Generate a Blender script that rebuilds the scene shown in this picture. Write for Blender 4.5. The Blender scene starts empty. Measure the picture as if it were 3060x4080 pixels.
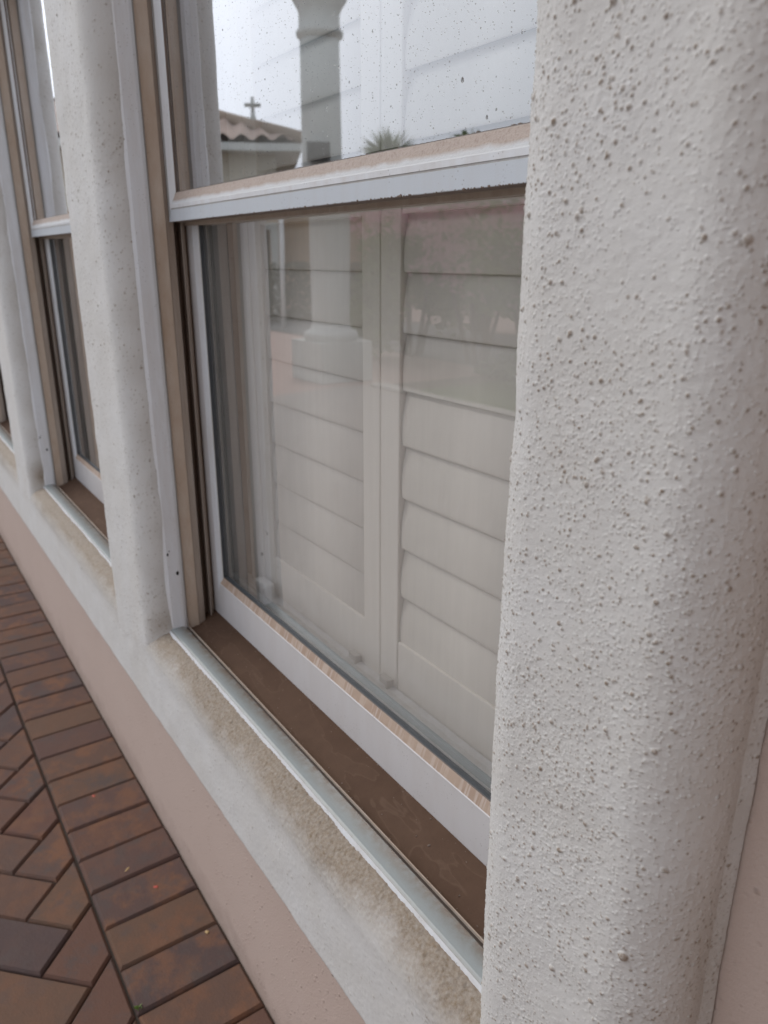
import bpy, bmesh, math, random
import numpy as np
from mathutils import Vector, Matrix
random.seed(7); RNG = np.random.default_rng(7)
SC = bpy.context.scene; COL = SC.collection
EYE = 1.2                      # camera height; all z below are written relative to the eye

# ------------------------------------------------------------------ camera
cd = bpy.data.cameras.new('camera'); cam = bpy.data.objects.new('camera', cd); COL.objects.link(cam)
cd.sensor_fit = 'HORIZONTAL'; cd.sensor_width = 36.0; cd.lens = 35.3
cd.clip_start = 0.02; cd.clip_end = 500
RX = Vector((0.5618845, 0.82721264, 0.00225051)); DN = Vector((0.26458321, -0.17713924, -0.94795433)); FW = Vector((-0.78376115, 0.53323629, -0.31839837))
m3 = Matrix((RX, -DN, -FW)).transposed()
cam.matrix_world = Matrix.Translation((0, 0, EYE)) @ m3.to_4x4()
cd.dof.use_dof = True; cd.dof.focus_distance = 0.62; cd.dof.aperture_fstop = 12.5
SC.camera = cam

# ------------------------------------------------------------------ sky, sun, exposure
SUN_EL, SUN_AZ = math.radians(44), math.radians(-150)      # azimuth of the direction towards the sun, from +X
w = bpy.data.worlds.new('World'); SC.world = w; w.use_nodes = True
nt = w.node_tree; nt.nodes.clear()
out = nt.nodes.new('ShaderNodeOutputWorld'); bg = nt.nodes.new('ShaderNodeBackground')
sky = nt.nodes.new('ShaderNodeTexSky'); sky.sky_type = 'NISHITA'; sky.sun_disc = False
sky.sun_elevation = SUN_EL; sky.sun_rotation = math.pi/2 - SUN_AZ
sky.dust_density = 6; sky.air_density = 1.0
hs = nt.nodes.new('ShaderNodeHueSaturation'); hs.inputs['Saturation'].default_value = 0.22
mx = nt.nodes.new('ShaderNodeMix'); mx.data_type = 'RGBA'; mx.inputs['Factor'].default_value = 0.72
mx.inputs[7].default_value = (9.9, 10.7, 12.2, 1)            # the even cloud layer
nt.links.new(sky.outputs[0], hs.inputs['Color']); nt.links.new(hs.outputs[0], mx.inputs[6])
nt.links.new(mx.outputs[2], bg.inputs['Color']); bg.inputs['Strength'].default_value = 0.12
nt.links.new(bg.outputs[0], out.inputs['Surface'])
sd = bpy.data.lights.new('sun', 'SUN'); sd.energy = 0.9; sd.angle = math.radians(25); sd.color = (1, 0.95, 0.88)
sun = bpy.data.objects.new('sun', sd); COL.objects.link(sun)
sv = Vector((math.cos(SUN_EL)*math.cos(SUN_AZ), math.cos(SUN_EL)*math.sin(SUN_AZ), math.sin(SUN_EL)))
sun.rotation_euler = (-sv).to_track_quat('-Z', 'Y').to_euler(); sun.location = (-4, -4, 8)
SC.view_settings.view_transform = 'Standard'; SC.view_settings.look = 'None'
SC.view_settings.gamma = 1; SC.view_settings.exposure = 0.2
SC.render.engine = 'CYCLES'
SC.cycles.max_bounces = 10; SC.cycles.transparent_max_bounces = 16

# ------------------------------------------------------------------ object helpers
def tag(o, label=None, cat=None, group=None, kind=None):
    if label: o['label'] = label
    if cat: o['category'] = cat
    if group: o['group'] = group
    if kind: o['kind'] = kind
    return o
def empty(name, loc=(0, 0, 0)):
    o = bpy.data.objects.new(name, None); COL.objects.link(o); o.location = (loc[0], loc[1], loc[2]+EYE); o.empty_display_size = 0.05
    return o
def link(name, me, mats, parent=None, smooth=False):
    o = bpy.data.objects.new(name, me); COL.objects.link(o)
    for m in (mats if isinstance(mats, (list, tuple)) else [mats]): me.materials.append(m)
    if smooth:
        me.polygons.foreach_set('use_smooth', np.ones(len(me.polygons), dtype=bool))
    if parent is not None:
        o.parent = parent
        q = parent; off = Vector((0, 0, 0))
        while q is not None: off += q.location; q = q.parent
        o.location = -off
    return o
class MB:                      # collects shapes (eye-relative coordinates) and links them as one mesh
    def __init__(s): s.v = []; s.f = []; s.m = []
    def add(s, vs, fs, mi=0):
        b = len(s.v); s.v += [(x, y, z+EYE) for x, y, z in vs]
        for f in fs: s.f.append(tuple(b+i for i in f)); s.m.append(mi)
    def box(s, x0, x1, y0, y1, z0, z1, mi=0, bev=0.0):
        if bev <= 0:
            vs = [(x, y, z) for z in (z0, z1) for y in (y0, y1) for x in (x0, x1)]
            s.add(vs, [(0, 2, 3, 1), (4, 5, 7, 6), (0, 1, 5, 4), (2, 6, 7, 3), (0, 4, 6, 2), (1, 3, 7, 5)], mi); return
        bm = bmesh.new(); bmesh.ops.create_cube(bm, size=1)
        for v in bm.verts: v.co = Vector((x0+(v.co.x+.5)*(x1-x0), y0+(v.co.y+.5)*(y1-y0), z0+(v.co.z+.5)*(z1-z0)))
        bmesh.ops.bevel(bm, geom=list(bm.edges), offset=bev, segments=2, affect='EDGES', profile=0.5)
        s.bm(bm, mi)
    def bm(s, bm, mi=0):
        bm.verts.index_update()
        s.add([tuple(v.co) for v in bm.verts], [[v.index for v in f.verts] for f in bm.faces], mi); bm.free()
    def obox(s, o, u, lu, v, lv, z0, z1, mi=0):       # box on an oriented footprint
        o = Vector(o); u = Vector(u)*lu; v = Vector(v)*lv
        p = [o, o+u, o+u+v, o+v]
        s.add([(q.x, q.y, z) for z in (z0, z1) for q in p], [(3, 2, 1, 0), (4, 5, 6, 7), (0, 1, 5, 4), (1, 2, 6, 5), (2, 3, 7, 6), (3, 0, 4, 7)], mi)
    def tube(s, p0, p1, r0, r1=None, n=10, mi=0):
        r1 = r0 if r1 is None else r1
        p0 = Vector(p0); p1 = Vector(p1); d = (p1-p0).normalized()
        a = d.orthogonal().normalized(); b = d.cross(a)
        vs = []
        for p, r in ((p0, r0), (p1, r1)):
            for k in range(n):
                t = 2*math.pi*k/n; vs.append(tuple(p+a*(r*math.cos(t))+b*(r*math.sin(t))))
        s.add(vs, [(k, (k+1) % n, n+(k+1) % n, n+k) for k in range(n)]+[tuple(range(n))[::-1], tuple(range(n, 2*n))], mi)
    def lathe(s, c, prof, n=40, mi=0):
        vs = []; fs = []
        for r, z in prof:
            for k in range(n):
                t = 2*math.pi*k/n; vs.append((c[0]+r*math.cos(t), c[1]+r*math.sin(t), z))
        for i in range(len(prof)-1):
            for k in range(n): fs.append((i*n+k, i*n+(k+1) % n, (i+1)*n+(k+1) % n, (i+1)*n+k))
        fs.append(tuple(range((len(prof)-1)*n, len(prof)*n)))
        s.add(vs, fs, mi)
    def mesh(s, name):
        me = bpy.data.meshes.new(name); me.from_pydata(s.v, [], s.f); me.polygons.foreach_set('material_index', s.m); me.update(); return me
    def build(s, name, mats, parent=None, smooth=False): return link(name, s.mesh(name), mats, parent, smooth)

# ------------------------------------------------------------------ material helpers
def mat(name):
    m = bpy.data.materials.new(name); m.use_nodes = True
    b = m.node_tree.nodes['Principled BSDF']; return m, m.node_tree, b
def N(t, typ, **kw):
    n = t.nodes.new(typ)
    for k, v in kw.items(): setattr(n, k, v)
    return n
def noise(t, scale, detail=4, rough=0.55, vec=None, dist=0.0):
    n = N(t, 'ShaderNodeTexNoise'); n.inputs['Scale'].default_value = scale; n.inputs['Detail'].default_value = detail
    n.inputs['Roughness'].default_value = rough; n.inputs['Distortion'].default_value = dist
    if vec is not None: t.links.new(vec, n.inputs['Vector'])
    return n.outputs['Fac']
def ramp(t, fac, stops):
    r = N(t, 'ShaderNodeValToRGB'); e = r.color_ramp.elements
    while len(e) < len(stops): e.new(0.5)
    for i, (p, c) in enumerate(stops):
        e[i].position = p; e[i].color = (c, c, c, 1) if not isinstance(c, tuple) else (*c, 1)
    t.links.new(fac, r.inputs[0]); return r.outputs[0]
def mix(t, fac, a, b, blend='MIX'):
    n = N(t, 'ShaderNodeMix', data_type='RGBA', blend_type=blend)
    for s, v in ((0, fac), (6, a), (7, b)):
        if isinstance(v, (int, float)): n.inputs[s].default_value = v
        elif isinstance(v, tuple): n.inputs[s].default_value = (*v, 1)
        else: t.links.new(v, n.inputs[s])
    return n.outputs[2]
def mth(t, op, a, b=None):
    n = N(t, 'ShaderNodeMath', operation=op)
    for s, v in ((0, a), (1, b)):
        if v is None: continue
        if isinstance(v, (int, float)): n.inputs[s].default_value = v
        else: t.links.new(v, n.inputs[s])
    return n.outputs[0]
def attr(t, name, out='Fac'): return N(t, 'ShaderNodeAttribute', attribute_name=name).outputs[out]
def objco(t): return N(t, 'ShaderNodeTexCoord').outputs['Object']
def bump(t, b, h, dist, strength=1.0):
    n = N(t, 'ShaderNodeBump'); n.inputs['Distance'].default_value = dist; n.inputs['Strength'].default_value = strength
    t.links.new(h, n.inputs['Height']); t.links.new(n.outputs[0], b.inputs['Normal'])
def stretch(t, vec, s):
    n = N(t, 'ShaderNodeMapping'); n.inputs['Scale'].default_value = s; t.links.new(vec, n.inputs['Vector']); return n.outputs[0]
M = {}
def simple(name, c, rough=0.7, var=0.12, scale=8.0, bumpd=0.0, metal=0.0):
    m, t, b = mat(name); o = objco(t)
    dark = tuple(x*(1-var) for x in c); lite = tuple(min(1, x*(1+var)) for x in c)
    t.links.new(mix(t, noise(t, scale, 6, 0.6, o), dark, lite), b.inputs['Base Color'])
    b.inputs['Roughness'].default_value = rough; b.inputs['Metallic'].default_value = metal
    if bumpd: bump(t, b, noise(t, scale*8, 4, 0.6, o), bumpd)
    M[name] = m; return m

# stucco: the mesh carries blobs; soil specks carry some bump shade in their colour; 'stain' is soiling
def stucco(name, base, cool, fine=1500.0):
    m, t, b = mat(name); o = objco(t)
    c = mix(t, ramp(t, noise(t, 9, 5, 0.6, o), [(0.35, 0.0), (0.7, 1.0)]), base, cool)
    c = mix(t, mth(t, 'MULTIPLY', attr(t, 'dirt'), ramp(t, noise(t, 700, 2, 0.5, o), [(0.3, 0.6), (0.6, 1.0)])), c, (0.225, 0.172, 0.125))
    st = mth(t, 'MULTIPLY', attr(t, 'stain'), ramp(t, noise(t, 260, 5, 0.7, o), [(0.25, 0.6), (0.7, 1.0)]))
    c = mix(t, st, c, mix(t, noise(t, 60, 4, 0.6, o), (0.215, 0.155, 0.095), (0.15, 0.105, 0.063)))
    t.links.new(c, b.inputs['Base Color']); b.inputs['Roughness'].default_value = 0.62
    b.inputs['Specular IOR Level'].default_value = 0.35
    bump(t, b, noise(t, fine, 3, 0.6, o), 0.0005, 0.6)
    M[name] = m
stucco('white_stucco', (0.515, 0.50, 0.477), (0.55, 0.542, 0.53))

m, t, b = mat('pink_stucco'); o = objco(t)
c = mix(t, noise(t, 5, 5, 0.6, o), (0.43, 0.33, 0.28), (0.465, 0.37, 0.32))
vz = N(t, 'ShaderNodeTexVoronoi', feature='F1'); vz.inputs['Scale'].default_value = 95; vz.inputs['Randomness'].default_value = 1; t.links.new(o, vz.inputs['Vector'])
gate = ramp(t, noise(t, 30, 3, 0.6, o), [(0.45, 0.0), (0.62, 1.0)])
spot = mth(t, 'MULTIPLY', ramp(t, vz.outputs['Distance'], [(0.10, 1.0), (0.26, 0.0)]), gate)
c = mix(t, mth(t, 'MULTIPLY', spot, 0.45), c, (0.16, 0.11, 0.085))
sz = N(t, 'ShaderNodeSeparateXYZ'); t.links.new(o, sz.inputs[0])
spl = mth(t, 'ADD', mth(t, 'MULTIPLY', sz.outputs[2], -9.0), mth(t, 'MULTIPLY', noise(t, 14, 5, 0.65, o), 1.5))    # splashed soil at the foot
c = mix(t, ramp(t, spl, [(0.15, 0.0), (0.8, 0.5)]), c, (0.25, 0.18, 0.145))
c = mix(t, ramp(t, noise(t, 150, 4, 0.7, o), [(0.6, 0.0), (0.75, 0.3)]), c, (0.30, 0.22, 0.185))
t.links.new(c, b.inputs['Base Color']); b.inputs['Roughness'].default_value = 0.8
bump(t, b, mth(t, 'ADD', spot, mth(t, 'MULTIPLY', noise(t, 420, 3, 0.6, o), 0.5)), 0.0018)
M['pink_stucco'] = m

def vinyl(name, c, dirtc, amount, rough=0.38, drips=(60, 60, 8)):
    m, t, b = mat(name); o = objco(t)
    d = ramp(t, noise(t, 1.0, 5, 0.65, stretch(t, o, drips)), [(0.5-amount*0.4, 0.0), (0.95-amount*0.35, 1.0)])
    col = mix(t, mth(t, 'MULTIPLY', d, min(1.0, amount*1.6)), c, dirtc)
    sp = N(t, 'ShaderNodeTexVoronoi'); sp.inputs['Scale'].default_value = 260; t.links.new(o, sp.inputs['Vector'])
    s = mth(t, 'MULTIPLY', ramp(t, sp.outputs['Distance'], [(0.12, 1.0), (0.2, 0.0)]), ramp(t, noise(t, 40, 2, 0.5, o), [(0.5, 0.0), (0.6, 1.0)]))
    col = mix(t, mth(t, 'MULTIPLY', s, 0.55), col, (0.13, 0.10, 0.08))
    t.links.new(col, b.inputs['Base Color']); b.inputs['Roughness'].default_value = rough
    bump(t, b, noise(t, 900, 3, 0.6, o), 0.00015)
    M[name] = m
vinyl('white_vinyl', (0.60, 0.61, 0.63), (0.40, 0.33, 0.27), 0.28)
vinyl('lower_vinyl', (0.52, 0.50, 0.495), (0.40, 0.345, 0.31), 0.2, 0.4, (35, 35, 9))
vinyl('rail_vinyl', (0.47, 0.50, 0.535), (0.40, 0.35, 0.31), 0.15)  # bluer and darker: shade of the upright face put into the colour
vinyl('grey_vinyl', (0.33, 0.325, 0.32), (0.24, 0.20, 0.165), 0.4)
vinyl('tan_vinyl', (0.44, 0.365, 0.30), (0.34, 0.235, 0.16), 0.5, 0.55, (40, 40, 14))
vinyl('track_vinyl', (0.38, 0.325, 0.28), (0.27, 0.205, 0.16), 0.5, 0.6, (80, 80, 6))
vinyl('groove_dirt', (0.18, 0.135, 0.108), (0.11, 0.08, 0.062), 0.5, 0.8)  # dark brown for grooves, gaps and the rail underside; also the grit
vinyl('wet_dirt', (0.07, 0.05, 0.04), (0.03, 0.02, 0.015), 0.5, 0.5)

m, t, b = mat('dusty_bevel'); o = objco(t)          # dusty sash bevel, rain-washed into short ticks
sx = N(t, 'ShaderNodeSeparateXYZ'); t.links.new(o, sx.inputs[0])
wv = N(t, 'ShaderNodeTexNoise'); wv.inputs['Scale'].default_value = 1; wv.inputs['Detail'].default_value = 2
t.links.new(stretch(t, o, (210, 10, 10)), wv.inputs['Vector'])
c = mix(t, ramp(t, wv.outputs['Fac'], [(0.50, 0.0), (0.58, 0.85)]), (0.30, 0.215, 0.165), (0.48, 0.41, 0.365))
c = mix(t, ramp(t, noise(t, 35, 3, 0.6, o), [(0.42, 0.75), (0.6, 0.0)]), c, (0.38, 0.295, 0.235))
c = mix(t, mth(t, 'MULTIPLY', noise(t, 300, 4, 0.7, o), 0.5), c, (0.32, 0.22, 0.15))
t.links.new(c, b.inputs['Base Color']); b.inputs['Roughness'].default_value = 0.7; M['dusty_bevel'] = m
m, t, b = mat('dusty_rail'); o = objco(t)
c = mix(t, noise(t, 55, 5, 0.7, o), (0.42, 0.345, 0.30), (0.35, 0.28, 0.235))
c = mix(t, ramp(t, noise(t, 420, 4, 0.7, o), [(0.5, 0.0), (0.68, 0.7)]), c, (0.25, 0.18, 0.145))
sz = N(t, 'ShaderNodeSeparateXYZ'); t.links.new(o, sz.inputs[0])     # rain has rinsed the lower edge of the dust
hz = mth(t, 'ADD', mth(t, 'MULTIPLY', mth(t, 'SUBTRACT', sz.outputs[2], EYE+0.0745), 130.0), mth(t, 'MULTIPLY', mth(t, 'SUBTRACT', noise(t, 45, 4, 0.6, o), 0.5), 0.9))
c = mix(t, ramp(t, hz, [(0.25, 0.0), (0.75, 1.0)]), (0.53, 0.535, 0.54), c)
t.links.new(c, b.inputs['Base Color']); b.inputs['Roughness'].default_value = 0.6; bump(t, b, noise(t, 420, 4, 0.7, o), 0.0005); M['dusty_rail'] = m

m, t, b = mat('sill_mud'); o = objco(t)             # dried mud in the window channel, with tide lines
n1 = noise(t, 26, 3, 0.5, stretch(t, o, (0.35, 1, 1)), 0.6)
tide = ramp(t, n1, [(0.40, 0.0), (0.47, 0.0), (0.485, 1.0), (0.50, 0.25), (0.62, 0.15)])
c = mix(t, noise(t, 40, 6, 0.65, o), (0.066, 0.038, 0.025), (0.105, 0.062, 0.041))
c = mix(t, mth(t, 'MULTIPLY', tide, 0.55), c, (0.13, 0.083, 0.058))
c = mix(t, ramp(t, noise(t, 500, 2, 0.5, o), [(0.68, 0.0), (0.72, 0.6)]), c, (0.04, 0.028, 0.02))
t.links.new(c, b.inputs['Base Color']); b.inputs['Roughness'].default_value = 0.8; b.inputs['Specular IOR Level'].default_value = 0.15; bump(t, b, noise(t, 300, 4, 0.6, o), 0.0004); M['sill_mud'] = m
m, t, b = mat('ledge_vinyl'); o = objco(t)          # pale ledge stained along both edges
st = attr(t, 'stain')
c = mix(t, mth(t, 'MULTIPLY', st, ramp(t, noise(t, 90, 5, 0.7, o), [(0.3, 0.35), (0.6, 1.0)])), (0.25, 0.275, 0.275), (0.13, 0.09, 0.06))
c = mix(t, ramp(t, noise(t, 200, 4, 0.6, o), [(0.6, 0.0), (0.8, 0.25)]), c, (0.37, 0.36, 0.27))
t.links.new(c, b.inputs['Base Color']); b.inputs['Roughness'].default_value = 0.4; M['ledge_vinyl'] = m

simple('shutter_paint', (0.74, 0.695, 0.64), 0.4, 0.04, 5)
simple('stool_paint', (0.62, 0.60, 0.54), 0.45, 0.06, 5)
simple('sensor_plastic', (0.72, 0.71, 0.68), 0.35, 0.03, 5)
simple('clip_metal', (0.42, 0.40, 0.37), 0.4, 0.1, 30)
simple('gasket_rubber', (0.05, 0.055, 0.06), 0.6, 0.2, 30)
simple('spacer_metal', (0.20, 0.215, 0.215), 0.4, 0.1, 30)
simple('screw_hole', (0.012, 0.010, 0.009), 0.8, 0.2, 30)
simple('interior_paint', (0.42, 0.40, 0.36), 0.8, 0.05, 2)
simple('plaster_cream', (0.50, 0.46, 0.37), 0.85, 0.06, 2)
simple('column_paint', (0.52, 0.53, 0.49), 0.7, 0.06, 3)
simple('stone_wall', (0.42, 0.30, 0.19), 0.9, 0.35, 3)
simple('dark_window', (0.02, 0.02, 0.022), 0.2, 0.1, 3)
simple('roof_tile', (0.36, 0.265, 0.215), 0.85, 0.4, 2.2)
simple('finial_stone', (0.34, 0.35, 0.32), 0.8, 0.1, 5)
simple('ridge_tile', (0.30, 0.225, 0.165), 0.85, 0.3, 3)
simple('iron', (0.06, 0.06, 0.06), 0.5, 0.2, 10)
simple('black_plastic', (0.02, 0.02, 0.022), 0.5, 0.2, 10)
simple('white_paint', (0.72, 0.72, 0.70), 0.6, 0.06, 4)
simple('bark', (0.10, 0.07, 0.045), 0.9, 0.3, 12)
simple('foliage', (0.20, 0.29, 0.08), 0.7, 0.55, 1.5)
simple('dark_foliage', (0.045, 0.07, 0.025), 0.7, 0.55, 2.0)
simple('palm_leaf', (0.24, 0.28, 0.15), 0.7, 0.4, 3.0)
simple('blossom', (0.88, 0.50, 0.58), 0.6, 0.35, 3.0)
simple('petal_red', (0.42, 0.07, 0.045), 0.6, 0.2, 60)
simple('seed_husk', (0.42, 0.29, 0.13), 0.6, 0.3, 200)
simple('weed_green', (0.16, 0.26, 0.06), 0.6, 0.3, 100)
simple('asphalt', (0.15, 0.145, 0.14), 0.9, 0.2, 3)
simple('pink_concrete', (0.42, 0.29, 0.24), 0.9, 0.12, 2)
simple('smooth_concrete', (0.33, 0.285, 0.25), 0.9, 0.10, 1.5, 0.0004)
simple('pale_concrete', (0.48, 0.44, 0.39), 0.9, 0.12, 3)
simple('lawn_grass', (0.07, 0.12, 0.025), 0.9, 0.5, 9)
simple('joint_sand', (0.055, 0.043, 0.034), 1.0, 0.3, 60)
simple('soil', (0.12, 0.09, 0.06), 1.0, 0.3, 2)

# pavers: a colour per brick plus blotches
m, t, b = mat('clay_paver'); o = objco(t)
bc = attr(t, 'brick', 'Color'); sp = N(t, 'ShaderNodeSeparateColor'); t.links.new(bc, sp.inputs[0])
vec = N(t, 'ShaderNodeVectorMath', operation='ADD'); t.links.new(o, vec.inputs[0])
sc = N(t, 'ShaderNodeVectorMath', operation='SCALE'); t.links.new(bc, sc.inputs[0]); sc.inputs['Scale'].default_value = 9; t.links.new(sc.outputs[0], vec.inputs[1])
v = vec.outputs[0]
basec = ramp(t, sp.outputs[0], [(0.0, (0.060, 0.040, 0.041)), (0.35, (0.088, 0.047, 0.040)), (0.65, (0.108, 0.061, 0.040)), (1.0, (0.100, 0.046, 0.035))])
c = mix(t, mth(t, 'MULTIPLY', ramp(t, noise(t, 17, 5, 0.62, v), [(0.46, 0.0), (0.62, 1.0)]), sp.outputs[1]), basec, (0.155, 0.070, 0.038))
v2 = stretch(t, v, (1.3, 1.3, 1.3))
c = mix(t, mth(t, 'MULTIPLY', ramp(t, noise(t, 13, 6, 0.65, v2), [(0.5, 0.0), (0.64, 0.85)]), sp.outputs[2]), c, (0.062, 0.052, 0.052))
c = mix(t, ramp(t, noise(t, 330, 3, 0.6, v), [(0.62, 0.0), (0.72, 0.5)]), c, (0.05, 0.036, 0.03))
c = mix(t, mth(t, 'MULTIPLY', noise(t, 900, 2, 0.5, v), 0.25), c, (0.24, 0.17, 0.13))
t.links.new(c, b.inputs['Base Color']); b.inputs['Roughness'].default_value = 0.85; b.inputs['Specular IOR Level'].default_value = 0.25
bump(t, b, mth(t, 'ADD', noise(t, 260, 5, 0.65, v), mth(t, 'MULTIPLY', noise(t, 30, 3, 0.5, v), 1.5)), 0.0012)
M['clay_paver'] = m

# insulating glass: four partly reflecting faces over a clear pane
def glass(name, faces, gain, tint, wavy, film):
    m = bpy.data.materials.new(name); m.use_nodes = True; t = m.node_tree; t.nodes.clear()
    o = N(t, 'ShaderNodeOutputMaterial'); ge = N(t, 'ShaderNodeNewGeometry')
    dt = N(t, 'ShaderNodeVectorMath', operation='DOT_PRODUCT'); t.links.new(ge.outputs['Normal'], dt.inputs[0]); t.links.new(ge.outputs['Incoming'], dt.inputs[1])
    c1 = mth(t, 'SUBTRACT', 1.0, mth(t, 'ABSOLUTE', dt.outputs['Value']))
    F = mth(t, 'ADD', mth(t, 'MULTIPLY', mth(t, 'POWER', c1, 5.0), 0.955), 0.045)
    f = mth(t, 'MINIMUM', mth(t, 'MULTIPLY', mth(t, 'DIVIDE', mth(t, 'MULTIPLY', F, faces), mth(t, 'ADD', mth(t, 'MULTIPLY', F, faces-1), 1.0)), gain), 0.95)
    tr = N(t, 'ShaderNodeBsdfTransparent'); tr.inputs[0].default_value = (*tint, 1)
    gl = N(t, 'ShaderNodeBsdfGlossy'); gl.inputs['Roughness'].default_value = 0.012; gl.inputs[0].default_value = (0.97, 0.98, 1.0, 1)
    bp = N(t, 'ShaderNodeBump'); bp.inputs['Distance'].default_value = wavy; bp.inputs['Strength'].default_value = 1
    t.links.new(noise(t, 2.2, 2, 0.4, objco(t)), bp.inputs['Height']); t.links.new(bp.outputs[0], gl.inputs['Normal'])
    mxs = N(t, 'ShaderNodeMixShader'); t.links.new(f, mxs.inputs[0]); t.links.new(tr.outputs[0], mxs.inputs[1]); t.links.new(gl.outputs[0], mxs.inputs[2])
    df = N(t, 'ShaderNodeBsdfDiffuse'); df.inputs[0].default_value = (0.55, 0.53, 0.49, 1)     # dusty film with rain streaks
    fs = mth(t, 'MULTIPLY', ramp(t, noise(t, 1.0, 5, 0.65, stretch(t, objco(t), (45, 45, 3))), [(0.3, 0.45), (0.75, 1.6)]), film)
    mx2 = N(t, 'ShaderNodeMixShader'); t.links.new(fs, mx2.inputs[0]); t.links.new(mxs.outputs[0], mx2.inputs[1]); t.links.new(df.outputs[0], mx2.inputs[2])
    t.links.new(mx2.outputs[0], o.inputs[0]); M[name] = m
glass('coated_glass', 4.0, 1.6, (0.72, 0.74, 0.74), 0.0010, 0.03); glass('clear_glass', 2.0, 2.0, (0.87, 0.87, 0.86), 0.0010, 0.07)
m = bpy.data.materials.new('water'); m.use_nodes = True; t = m.node_tree; t.nodes.clear()
o = N(t, 'ShaderNodeOutputMaterial'); g = N(t, 'ShaderNodeBsdfGlass'); g.inputs['IOR'].default_value = 1.33; g.inputs['Roughness'].default_value = 0.0
g.inputs[0].default_value = (0.75, 0.75, 0.75, 1)
t.links.new(g.outputs[0], o.inputs[0]); M['water'] = m

# ------------------------------------------------------------------ stucco surfaces as displaced grids
def gnoise(h, wd, sig, seed):
    r = np.random.default_rng(seed); a = r.standard_normal((h, wd))
    fy = np.fft.fftfreq(h)[:, None]; fx = np.fft.rfftfreq(wd)[None, :]
    a = np.fft.irfft2(np.fft.rfft2(a)*np.exp(-2*(math.pi*sig)**2*(fx**2+fy**2)), s=(h, wd))
    return a/a.std()
def stucco_field(lu, lv, res, dens, seed, big=1.0):
    """height (m) and dirt over a lu x lv sheet; dens(vfrac) = blobs per square metre at that place"""
    nu, nv = int(lu/res)+2, int(lv/res)+2
    r = np.random.default_rng(seed)
    h = np.zeros((nv, nu)); d = np.zeros((nv, nu))
    clump = gnoise(nv, nu, 0.022/res, seed+1)
    dmax = max(dens(q) for q in np.linspace(0, 1, 20))*2.2
    n = int(dmax*lu*lv)
    us = r.random(n)*lu; vs = r.random(n)*lv
    for u, v in zip(us, vs):
        iu, iv = int(u/res), int(v/res)
        dd = dens(v/lv)
        if r.random()*dmax > dd*max(0.15, 1+0.33*clump[iv, iu]): continue
        rad = 0.00056*math.exp(r.normal(0, 0.33))*big
        if r.random() < 0.025: rad *= 1.8
        ht = rad*r.uniform(0.45, 0.85); asp = r.uniform(0.75, 1.0); ang = r.uniform(0, math.pi)
        k = int(rad*1.3/res)+2
        a0, a1 = max(0, iu-k), min(nu, iu+k+1); b0, b1 = max(0, iv-k), min(nv, iv+k+1)
        X = (np.arange(a0, a1)*res-u)[None, :]; Y = (np.arange(b0, b1)*res-v)[:, None]
        p = X*math.cos(ang)+Y*math.sin(ang); q = (-X*math.sin(ang)+Y*math.cos(ang))/asp
        e = np.clip(1-(p*p+q*q)/(rad*rad), 0, None)
        sh = e**0.8*ht
        sub = h[b0:b1, a0:a1]; np.maximum(sub, sh, out=sub)
        if r.random() < 0.17 or rad > 0.00105:
            e2 = np.clip(1-((X-0.12*rad)**2+(Y-0.05*rad)**2)/(rad*rad*0.75), 0, None)     # soil on the grain, with the bumps' shade mixed into its colour
            dsub = d[b0:b1, a0:a1]; np.maximum(dsub, np.clip(e2*3.0, 0, 1)*r.uniform(0.55, 1.0), out=dsub)
    h += 0.00007*gnoise(nv, nu, 0.0013/res, seed+2)+0.00030*gnoise(nv, nu, 0.012/res, seed+3)
    rough = np.clip(gnoise(nv, nu, 0.0016/res, seed+5)-0.6, 0, None)*np.clip(clump*0.5+0.5, 0, 1.5)
    h += 0.00014*rough
    return h, d
def sample(f, u, v, res):
    x = np.clip(u/res, 0, f.shape[1]-1.001); y = np.clip(v/res, 0, f.shape[0]-1.001)
    i = x.astype(int); j = y.astype(int); a = x-i; b_ = y-j
    return f[j, i]*(1-a)*(1-b_)+f[j, i+1]*a*(1-b_)+f[j+1, i]*(1-a)*b_+f[j+1, i+1]*a*b_
def arc(cx, cy, r, a0, a1, n):
    return [(cx+r*math.cos(math.radians(a0+(a1-a0)*k/n)), cy+r*math.sin(math.radians(a0+(a1-a0)*k/n))) for k in range(n+1)]
def resample(poly, step):
    p = np.array(poly, float); seg = np.hypot(*np.diff(p, axis=0).T); s = np.concatenate([[0], np.cumsum(seg)])
    n = max(4, int(s[-1]/step)); q = np.linspace(0, s[-1], n+1)
    P = np.stack([np.interp(q, s, p[:, k]) for k in (0, 1)], 1)
    T = np.gradient(P, axis=0); T /= np.linalg.norm(T, axis=1)[:, None]
    for _ in range(3): T[1:-1] = (T[:-2]+T[1:-1]*2+T[2:])/4
    T /= np.linalg.norm(T, axis=1)[:, None]
    return P, T, q, s[-1]
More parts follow.
